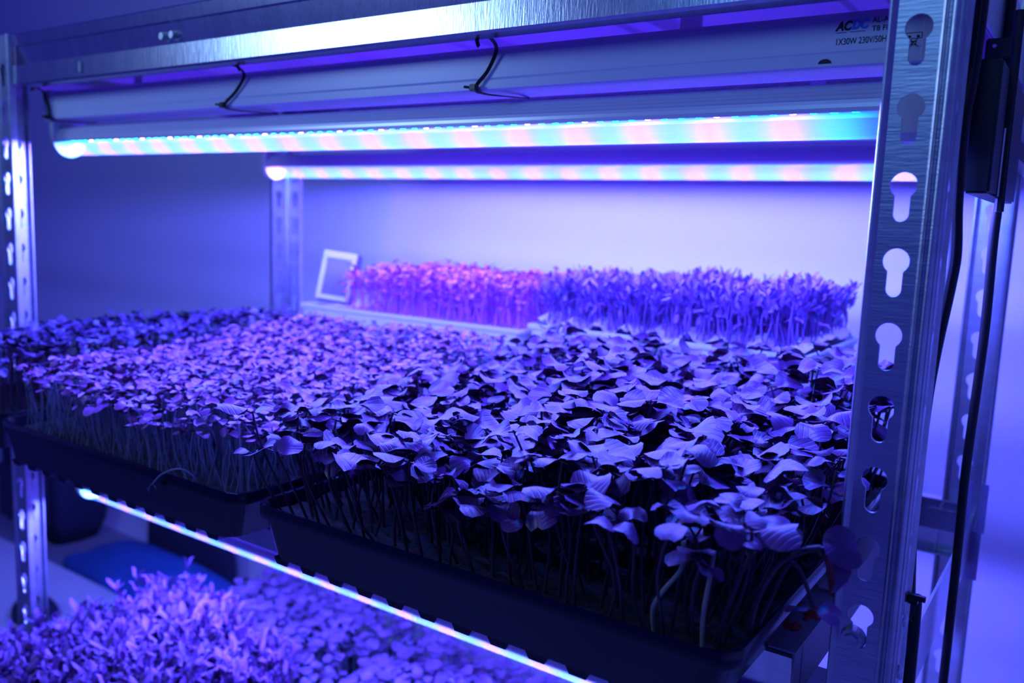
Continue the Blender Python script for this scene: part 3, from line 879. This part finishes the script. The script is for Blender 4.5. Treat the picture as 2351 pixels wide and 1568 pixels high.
seedling(tA, oA, [(-0.103, 0.336, -0.164), (-0.0925, 0.334, -0.133), (-0.0885, 0.336, -0.131), (-0.0835, 0.338, -0.141), (-0.0815, 0.339, -0.1475)], 0.0009,
         [((-0.0815, 0.339, -0.1478), 0.1, 0.0, 0.35, 0.0100), ((-0.0815, 0.339, -0.1475), 3.3, -0.1, 0.2, 0.0100)], M['leaf_radish'], M['stem_purple'], 320, label='seedling hanging upside down off the tray')
seedling(tA, oA, [(-0.139, 0.318, -0.170), (-0.138, 0.312, -0.155), (-0.134, 0.312, -0.146), (-0.1275, 0.314, -0.135), (-0.1275, 0.314, -0.124)], 0.0010, [((-0.1275, 0.314, -0.124), 1.2, 0.4, 0.2, 0.014)], M['leaf_radish'], M['stem_white'], 333, label='pale bent stem')
seedling(tA, oA, [(-0.117, 0.316, -0.170), (-0.1165, 0.312, -0.152), (-0.1150, 0.312, -0.136), (-0.1140, 0.312, -0.124)], 0.0010, [((-0.1140, 0.312, -0.124), 4.2, 0.2, 0.2, 0.014)], M['leaf_radish'], M['stem_white'], 340, label='pale upright stem')
seedling(tB, oB, [(-0.4335, 0.310, -0.167), (-0.4350, 0.305, -0.1570), (-0.4420, 0.301, -0.1535), (-0.4560, 0.299, -0.1590), (-0.4660, 0.2985, -0.1675)], 0.0006,
         [((-0.4660, 0.2985, -0.1670), 4.0, -1.0, 0.1, 0.0050), ((-0.4660, 0.2985, -0.1670), 1.0, -1.0, 0.1, 0.0045)], M['stem_pale'], M['stem_pale'], 350, 'oval', 'pale sprout drooping over the tray rim')

# ------------------------------------------------------------------ climate monitor
dv = thing('climate_monitor', (-0.668, 0.640, -0.0925), 'small silver-framed monitor leaning beside the amaranth, before the rear left post', 'monitor')
W_, H_, D_ = 0.037, 0.052, 0.014
rot = Matrix.Rotation(math.radians(26), 4, 'Z') @ Matrix.Rotation(math.radians(-14), 4, 'X') @ Matrix.Rotation(math.radians(6), 4, 'Y')
def dvp(name, bm, mat):
    o = from_bm(name, bm, mat, dv); o.matrix_local = Matrix.Translation((0, 0, 0.003)) @ rot; return o
bm = bmesh.new(); box(bm, -W_ / 2 - 0.0015, W_ / 2 + 0.0015, 0, D_, -0.0015, H_ + 0.0015, 0.002); dvp('case', bm, M['devbody'])
bm = bmesh.new()
fw = 0.0062
for b_ in ((-W_ / 2, W_ / 2, 0, fw * .8), (-W_ / 2, W_ / 2, H_ - fw * 1.25, H_), (-W_ / 2, -W_ / 2 + fw * .8, fw * .8, H_ - fw * 1.25), (W_ / 2 - fw * .8, W_ / 2, fw * .8, H_ - fw * 1.25)):
    box(bm, b_[0], b_[1], -0.0035, 0.0, b_[2], b_[3], 0.0006)
dvp('frame', bm, M['white'])
bm = bmesh.new(); box(bm, -W_ / 2 + fw * .8, W_ / 2 - fw * .8, -0.001, 0.0, fw * .8, H_ - fw * 1.25); dvp('screen', bm, M['screen'])

# ------------------------------------------------------------------ right side : black fan box, cables, tie, tape tags
fb = thing('fan_box', (-0.065, 0.56, 0.02), 'black metal box with an open upper frame hung behind the right posts', 'fan box')
off = Vector(fb.location)
def fbp(name, bm, mat=M['blackbox'], label=None):
    o = from_bm(name, bm, mat, fb); o.location = -off
    if label: o['label'] = label
bm = bmesh.new(); box(bm, -0.0575, -0.0470, 0.44, 0.56, 0.0205, 0.0790, 0.001); fbp('box_body', bm)
for xx in (-0.0462,):
    bm = bmesh.new(); tube(bm, [(xx, 0.475, 0.106), (xx + 0.0005, 0.475, 0.0135)], 0.0022, 8); fbp('frame_rail', bm)
bm = bmesh.new(); box(bm, -0.0590, -0.0455, 0.474, 0.478, 0.0845, 0.0942, 0.0006); fbp('top_bracket', bm)
bm = bmesh.new(); bolt(bm, (-0.0552, 0.4735, 0.0905), 'y', 0.0010, 0.001); fbp('bracket_hole', bm, M['white'])
bm = bmesh.new(); box(bm, -0.0590, -0.0470, 0.48, 0.4815, 0.079, 0.0850); fbp('red_reflection', bm, simple('dull_red', (0.30, 0.03, 0.05), 0.6), 'dull red reflection painted on a thin plate')  # reflection inside the frame, painted as a dull red plate
bm = bmesh.new(); tube(bm, [(-0.0468, 0.470, 0.0205), (-0.0468, 0.470, 0.052)], 0.0009, 6); fbp('guide_rod', bm, M['zinc'])
bm = bmesh.new(); box(bm, -0.0575, -0.0470, 0.559, 0.71, 0.045, 0.055); fbp('mounting_arm', bm)

def cable(name, pts, r, label, cat='cable', flat=1.0):
    bm = bmesh.new(); tube(bm, smooth_path(pts, 8), r, 10, flat)
    o = from_bm(name, bm, M['black'], None, True); return tag(o, label, cat)
cable('power_cable', [(-0.0562, 0.427, 0.30), (-0.0562, 0.427, 0.10), (-0.0580, 0.424, 0.05), (-0.0572, 0.422, 0.018), (-0.0553, 0.421, -0.006), (-0.0560, 0.421, -0.020), (-0.0590, 0.421, -0.050), (-0.0608, 0.422, -0.080), (-0.0615, 0.424, -0.13), (-0.0590, 0.426, -0.175), (-0.0562, 0.428, -0.205), (-0.0562, 0.43, -0.617)], 0.0027, 'thick black cable bending along the side of the right front post')
cable('extension_cable', [(-0.0580, 0.55, 0.30), (-0.0584, 0.55, 0.1285), (-0.0545, 0.55, 0.06), (-0.0535, 0.55, 0.0362), (-0.0539, 0.55, -0.002), (-0.0531, 0.55, -0.0484), (-0.054, 0.55, -0.0988), (-0.0546, 0.55, -0.1375), (-0.054, 0.55, -0.1902), (-0.0538, 0.55, -0.2634), (-0.053, 0.55, -0.50), (-0.053, 0.55, -0.617)], 0.0026, 'long black cable hanging free against the wall, right of the rack')
t = thing('cable_tie', (-0.0545, 0.409, -0.160), 'trimmed black cable tie sticking out of the right front post', 'cable tie')
bm = bmesh.new(); box(bm, -0.0035, 0.0040, -0.0010, 0.0010, -0.0012, 0.0012); o = from_bm('strap', bm, M['black'], t)
bm = bmesh.new(); box(bm, -0.0030, 0.0010, -0.0018, 0.0018, -0.0030, 0.0000, 0.0003); o = from_bm('lock_head', bm, M['black'], t)
for (x, y, z, lab) in ((-0.0625, 0.6905, -0.192, 'upper pale tape tag stuck on the right rear post'), (-0.0640, 0.6900, -0.228, 'lower pale tape tag stuck on the right rear post')):
    bm = bmesh.new(); box(bm, -0.006, 0.010, -0.0004, 0.0004, -0.018, 0.018); o = from_bm('tape_tag', bm, M['tape'], None, loc=(x, y, z)); tag(o, lab, 'tape')

# ------------------------------------------------------------------ things on the floor behind, lower left
bm = bmesh.new(); box(bm, -0.30, 0.30, -0.10, 0.10, -0.010, 0.010, 0.004)
o = from_bm('foam_board', bm, M['foam'], None, loc=(-1.50, 0.620, -0.6095)); tag(o, 'white foam board lying on the floor behind the left post', 'board')

def blob(name, mat, loc, dims, seed, amp, label, cat, flatb=True):
    bm = bmesh.new(); bmesh.ops.create_icosphere(bm, subdivisions=5, radius=1)
    r_ = random.Random(seed); a = [r_.uniform(0, 6) for _ in range(6)]
    for v in bm.verts:
        c = v.co
        k = 1 + amp * (math.sin(3 * c.x + a[0] + 2 * c.y) + math.sin(5 * c.y + a[1] + c.z * 3) * .6 + math.sin(9 * c.x + 4 * c.z + a[2]) * .3)
        v.co = Vector((c.x * dims[0] * k, c.y * dims[1] * k, max(c.z, -0.0 if flatb else -1) * dims[2] * k))
    o = from_bm(name, bm, mat, None, True, loc=loc); return tag(o, label, cat)
blob('blue_cloth', M['bluecloth'], (-1.18, 0.775, -0.619), (0.28, 0.070, 0.06), 3, 0.08, 'rumpled blue cloth on the floor behind the rack', 'cloth')
bg = thing('rucksack', (-1.60, 0.825, -0.62), 'dark navy rucksack leaning on the wall behind the rack', 'bag')
bm = bmesh.new(); bmesh.ops.create_cube(bm, size=1); bmesh.ops.subdivide_edges(bm, edges=bm.edges, cuts=5, use_grid_fill=True)
for v in bm.verts:
    c = v.co; k = 1 - 0.30 * (abs(c.x) * 2) ** 3 * (abs(c.z) * 2) ** 3 - 0.1 * abs(c.y)
    v.co = Vector((c.x * 0.22 * k, c.y * 0.10 * k, (c.z + 0.5) * 0.30 + 0.01 * math.sin(9 * c.x)))
o = from_bm('bag_body', bm, M['bag'], bg, True)
bm = bmesh.new(); box(bm, -0.075, 0.075, -0.075, -0.04, 0.03, 0.15, 0.012); from_bm('pocket', bm, M['bag'], bg)
bm = bmesh.new(); tube(bm, smooth_path([(-0.03, -0.01, 0.29), (-0.02, -0.01, 0.34), (0.03, -0.01, 0.34), (0.04, -0.01, 0.29)]), 0.006, 8); from_bm('handle', bm, M['bag'], bg)
blob('dark_garment', M['bag'], (-1.25, 0.868, -0.619), (0.13, 0.018, 0.20), 8, 0.04, 'dark folded garment behind the blue cloth against the wall', 'garment')
blob('black_pouch', M['bag'], (-1.235, 0.60, -0.598), (0.035, 0.03, 0.035), 12, 0.08, 'small black pouch on the white foam board', 'pouch')
